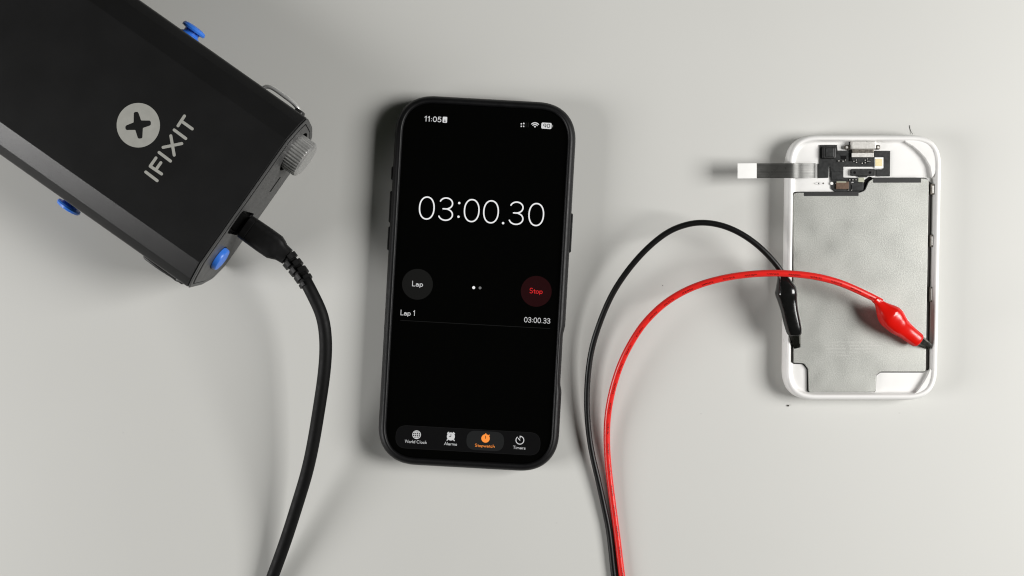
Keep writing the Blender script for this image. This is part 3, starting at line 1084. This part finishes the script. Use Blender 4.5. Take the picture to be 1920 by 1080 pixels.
b9('gold_pad', 1092, 430, 1205, 553, ZB - 0.1, ZB + 0.15, M['gold'], r=0.1, bev=0.05)
for x, y, wd, ht in ((475, 465, 42, 18), (545, 468, 24, 18), (590, 450, 30, 14), (680, 445, 34, 22), (730, 470, 24, 18), (772, 450, 26, 18), (775, 488, 30, 20), (870, 503, 24, 24), (920, 452, 24, 18), (922, 497, 30, 20), (960, 432, 30, 14), (966, 470, 18, 30),
                     (1000, 470, 18, 22), (690, 325, 14, 22), (690, 378, 14, 20), (660, 785, 22, 22), (712, 785, 22, 22), (765, 785, 20, 20), (632, 958, 16, 18), (692, 958, 16, 18), (610, 828, 28, 18), (425, 845, 18, 32)):
    b9('surface_component', x - wd * 0.75, y - ht * 0.75, x + wd * 0.75, y + ht * 0.75, ZB - 0.1, ZB + 0.22, M['void'], board, 0.1, 0.05)
    b9('solder_joint', x - wd * 0.36, y - ht * 0.36, x + wd * 0.36, y + ht * 0.36, ZB + 0.1, ZB + 0.36, M['steel'], board, 0.1, 0.05)
sm = b9('sensor_module', 682, 600, 1092, 716, ZF - 0.1, ZF + 1.3, M['flexblack'], bk, 0.5, 0.2)
for x in (742, 1000):
    q = W(*B9(x, 662), ZF + 1.3)
    lathe('module_hole', [(0.55, -0.05), (0.55, 0.03)], lambda a, b, h: Vector((q.x + a, q.y + b, ZF + 1.3 + h)), M['void'], sm, 16)
b9('module_foot', 800, 705, 960, 740, ZF - 0.1, ZF + 0.8, M['flexblack'], sm)
b9('flex_tail', 1108, 605, 1176, 728, ZF - 0.1, ZF + 0.5, M['ribbon'], bk)
b9('board_connector', 432, 815, 648, 942, ZB - 0.1, ZB + 0.7, M['brown'], board, 0.2)
b9('connector_bar', 440, 812, 600, 830, ZB + 0.1, ZB + 0.85, M['beige'], board, 0.05, 0.03)
for x in (355, 705):
    q = W(*B9(x, 845), ZB)
    lathe('white_pad_dot', [(0.62, -0.05), (0.62, 0.1), (0.5, 0.14)], lambda a, b, h: Vector((q.x + a, q.y + b, ZB + h)), M['paper'], board, 20)
b9('beige_label', 805, 748, 905, 822, ZF - 0.1, ZB + 0.12, M['beige'], board)
b9('grey_block', 690, 830, 885, 965, ZB - 0.1, ZB + 0.3, M['flexblack'], board)
q = W(1543.5, 343.8, ZF)
lathe('mould_pip', [(0.34, -0.05), (0.34, 0.06)], lambda a, b, h: Vector((q.x + a, q.y + b, ZF + h)), M['darksteel'], shell, 14)
pxslab('mould_mark', [(1527, 344), (1537, 340.5), (1534, 344), (1537, 347.6)], ZF - 0.05, ZF + 0.4, M['white'], shell, 0.1, 0.05)
# flat flex tail that leaves over the left rim
rp = [(1540, 5.9), (1525, 6.1), (1508, 7.6), (1494, 9.2), (1482, 9.7), (1465, 9.5), (1445, 9.2), (1423, 9.4), (1403, 9.9), (1383, 10.3)]
pt = catmull([Vector((x, z, 0)) for x, z in rp], 5)


def strip(name, pts, y0, y1, th, m, par):
    v = []
    for p in pts:
        t_ = (p.x - 1383) / 157
        for yy in (y0, y1):
            sk = (1.2 if t_ < 0.3 else 0) * (0.3 - t_) if t_ < 0.3 else 0
            for dz in (0, th):
                v.append(W(p.x, yy + sk, p.y + dz))
    f = []
    for i in range(len(pts) - 1):
        a_, b_ = i * 4, (i + 1) * 4
        f += [(a_ + 1, a_ + 3, b_ + 3, b_ + 1), (a_, b_, b_ + 2, a_ + 2), (a_, a_ + 1, b_ + 1, b_), (a_ + 2, b_ + 2, b_ + 3, a_ + 3)]
    f += [(0, 2, 3, 1), (len(v) - 4, len(v) - 3, len(v) - 1, len(v) - 2)]
    return mk(name, v, f, m, par, 30)


fx = strip('flex_ribbon', pt, 306.2, 333.8, 0.14, M['ribbon'], bk)
strip('white_stiffener', [Vector((p.x, p.y + 0.14, 0)) for p in pt if p.x <= 1422.5], 306.0, 334.2, 0.22, M['paper'], fx)

# ------------------------------------------------------------------ clip leads


def boot(name, axis_pts, material, par, seg=28):
    """sleeve: (centre px, py, z, half width mm, half height mm) sections along its length"""
    rings = []
    C = [W(x, y, z) for x, y, z, a, b in axis_pts]
    for i, (x, y, z, a, b) in enumerate(axis_pts):
        t = (C[min(len(C) - 1, i + 1)] - C[max(0, i - 1)]).normalized()
        s = t.cross(Vector((0, 0, 1))).normalized()
        u = s.cross(t)
        ring = []
        for k in range(seg):
            th = 2 * math.pi * k / seg
            c, sn = math.cos(th), math.sin(th)
            pw_ = 2 / 2.6
            ring.append(C[i] + s * a * math.copysign(abs(c) ** pw_, c) + u * b * math.copysign(abs(sn) ** pw_, sn))
        rings.append(ring)
    return loft(name, rings, material, par, smooth=70)


def smooth_sections(sec, per=5):
    out = []
    n = len(sec)
    for i in range(n - 1):
        P = [sec[max(0, i - 1)], sec[i], sec[i + 1], sec[min(n - 1, i + 2)]]
        for k in range(per):
            t = k / per
            out.append(tuple(0.5 * (2 * P[1][j] + (P[2][j] - P[0][j]) * t + (2 * P[0][j] - 5 * P[1][j] + 4 * P[2][j] - P[3][j]) * t * t + (3 * P[1][j] - P[0][j] - 3 * P[2][j] + P[3][j]) * t ** 3) for j in range(5)))
    out.append(sec[-1])
    return out


def jaw(name, p0, p1, w0, w1, h0, h1, up, par, teeth=4):
    """tapered steel trough with teeth along both edges; up = +1 upper, -1 lower jaw"""
    t = (p1 - p0).normalized()
    s = t.cross(Vector((0, 0, 1))).normalized()
    u = s.cross(t) * up
    th = 0.35
    verts, faces = [], []
    n = 9
    for i in range(n + 1):
        f = i / n
        c = p0.lerp(p1, f)
        wd = w0 + (w1 - w0) * f
        hh = h0 + (h1 - h0) * f
        tooth = 0.55 if i % 2 else 0.0
        for (a, b) in ((-wd, -tooth), (-wd, hh * 0.7), (-wd * 0.6, hh), (wd * 0.6, hh), (wd, hh * 0.7), (wd, -tooth),
                       (wd - th, -tooth), (wd - th, hh * 0.7 - th * 0.5), (wd * 0.6 - th * 0.3, hh - th), (-wd * 0.6 + th * 0.3, hh - th), (-wd + th, hh * 0.7 - th * 0.5), (-wd + th, -tooth)):
            verts.append(c + s * a + u * b)
    m_ = 12
    for i in range(n):
        for k in range(m_):
            q = (k + 1) % m_
            faces.append((i * m_ + k, i * m_ + q, (i + 1) * m_ + q, (i + 1) * m_ + k))
    faces.append(tuple(range(m_))[::-1])
    faces.append(tuple(n * m_ + k for k in range(m_)))
    return mk(name, verts, faces, M['jaw'], par, 25)


M['jaw'] = mat('nickel_plated_jaw', (0.24, 0.235, 0.22), 0.2, 1.0, var=0.12, scale=1500)

# black lead
bl = thing('test_lead', 'black clip lead arching up to its clip on the pack\'s left edge', 'clip lead', W(1150, 1075, 0), 'clip leads joined to the battery pack')
bw = [(1166, 1200, 1.22), (1158, 1130, 1.24), (1150, 1075, 1.4), (1143, 1000, 1.6), (1134.5, 960, 1.8), (1122, 900, 2.4), (1107, 840, 3.2), (1100, 770, 4.4), (1101.5, 710, 6), (1108, 660, 7.5), (1119.5, 619, 9),
      (1142.5, 560, 11), (1169.6, 516.5, 12.5), (1205, 473, 14), (1246.5, 437.5, 15), (1278, 423.5, 15.5), (1311, 416.3, 16), (1351, 421, 16.4), (1388, 436.5, 16.6), (1421.7, 460, 16.5), (1446.7, 485.4, 16), (1461, 503, 15.5), (1469, 516, 15)]
tube('wire', relax(catmull([W(*p) for p in bw], 10)), 1.20, M['blackwire'], bl, 18)
sec = [(1466.0, 508, 15.5, 1.55, 1.5), (1466.8, 512, 15.4, 1.95, 1.9), (1468.0, 521, 15.2, 2.2, 2.3), (1470.3, 531, 15.0, 3.1, 3.0), (1473.4, 543, 14.6, 4.2, 3.9), (1474.4, 550, 14.3, 4.35, 4.1), (1476.6, 562, 13.8, 3.9, 3.8), (1480.2, 580, 13.2, 3.45, 3.6), (1484.4, 600, 12.4, 3.35, 3.5), (1488.4, 617, 11.6, 3.2, 3.4), (1489.6, 625, 11.2, 2.85, 3.1), (1489.8, 628, 11.1, 2.2, 2.6)]
boot('boot', smooth_sections(sec), M['blackboot'], bl)
jaw('jaw', W(1488.5, 616, 11.2), W(1494.5, 651.5, 8.0), 2.3, 1.3, 2.1, 0.7, 1, bl)
jaw('jaw', W(1486.5, 616, 10.2), W(1489.5, 650.0, 7.5), 2.1, 1.2, 1.6, 0.5, -1, bl)

# red lead
rl = thing('test_lead', 'red clip lead crossing over the black one to its clip on the pack\'s right edge', 'clip lead', W(1163, 1070, 0), 'clip leads joined to the battery pack')
rw = [(1186, 1200, 1.38), (1175, 1140, 1.4), (1165, 1073, 1.45), (1158.6, 1017, 1.5), (1152, 968, 1.7), (1144.5, 911, 2.1), (1137.3, 841, 3.0), (1139, 770, 5), (1156, 702, 7.6), (1174, 659, 9.6), (1196, 622, 11.5),
      (1213, 600, 12.5), (1238, 575, 14), (1267.5, 554, 15.5), (1301, 537.5, 17), (1340, 525, 18.5), (1382, 516.7, 19.6), (1421.7, 512.8, 20.3), (1455, 512, 20.6), (1470, 512.5, 20.7), (1506.7, 515, 20.5), (1543, 521, 20), (1580, 531.7, 19.2), (1613, 546.5, 18.2), (1641, 560, 17.2), (1652, 566, 16.7)]
tube('wire', relax(catmull([W(*p) for p in rw], 10)), 1.36, M['redwire'], rl, 20, uv=True)
# boot sections from the two traced edges
tx, ty = 0.745, 0.667
edges = [(-1.5, -4.6, 6.6), (0.6, -5.4, 7.6), (3.2, -5.8, 7.4), (7, -5.8, 7.8), (12, -7.2, 10.2), (20, -9.8, 15.0), (28, -13.0, 20.5), (36, -16.0, 25.2), (43, -17.6, 27.6), (49, -17.2, 28.3), (56, -14.8, 28.2), (65, -12.0, 27.2), (74, -10.4, 24.8), (83, -9.4, 22.6), (98, -9.2, 20.6), (108, -9.4, 19.4), (111.5, -8.0, 17.5), (112.5, -4.5, 14)]
sec = []
for t, a, b in edges:
    m_ = (a + b) / 2
    x = 1620 + 150 / 7.2 + t * tx - m_ * ty
    y = 530 + 220 / 7.2 + t * ty + m_ * tx
    f = max(0, t) / 112
    z = 17.4 - 7.0 * f
    hw_ = (b - a) / 2 * PX * (D - z) / D
    sec.append((x, y, z, hw_, min(hw_, 4.4 - 1.2 * max(0, f - 0.4)) if t > 5 else hw_))
boot('boot', smooth_sections(sec, 4), M['redboot'], rl, 32)
jaw('jaw', W(1716, 633, 10.9), W(1743.5, 650, 7.9), 2.3, 1.2, 1.9, 0.6, 1, rl)
jaw('jaw', W(1716, 634, 9.9), W(1742.0, 650.5, 7.3), 2.2, 1.1, 1.4, 0.4, -1, rl)

# ------------------------------------------------------------------ stray bits on the bench
hr = tube('hair_strand', catmull([W(1711.5, 252, 0.6), W(1709.5, 248.5, 0.35), W(1707.6, 245, 0.2), W(1706, 240, 0.15), W(1705.4, 235, 0.12)], 6), 0.09, M['hair'], None, 6)
tag(hr, 'short dark curved hair on the bench above the opened pack\'s top right corner', 'hair')


def crumb(px, py, r, label):
    c = W(px, py, 0)
    bm = bmesh.new()
    bmesh.ops.create_icosphere(bm, subdivisions=2, radius=r)
    for v in bm.verts:
        v.co *= 0.75 + 0.5 * random.random()
        v.co.z *= 0.6
    zmin = min(v.co.z for v in bm.verts)
    for v in bm.verts:
        v.co += Vector((c.x, c.y, -zmin))
    me = bpy.data.meshes.new('dust_speck')
    bm.to_mesh(me)
    bm.free()
    o = link('dust_speck', me, M['speck'], None, 40)
    tag(o, label, 'speck', 'dust specks on the bench')


crumb(1477.5, 760.3, 0.42, 'tiny dark speck just below the opened pack\'s lower left corner')
crumb(1242.5, 535, 0.16, 'tiny speck on the bench under the arch of the black wire')
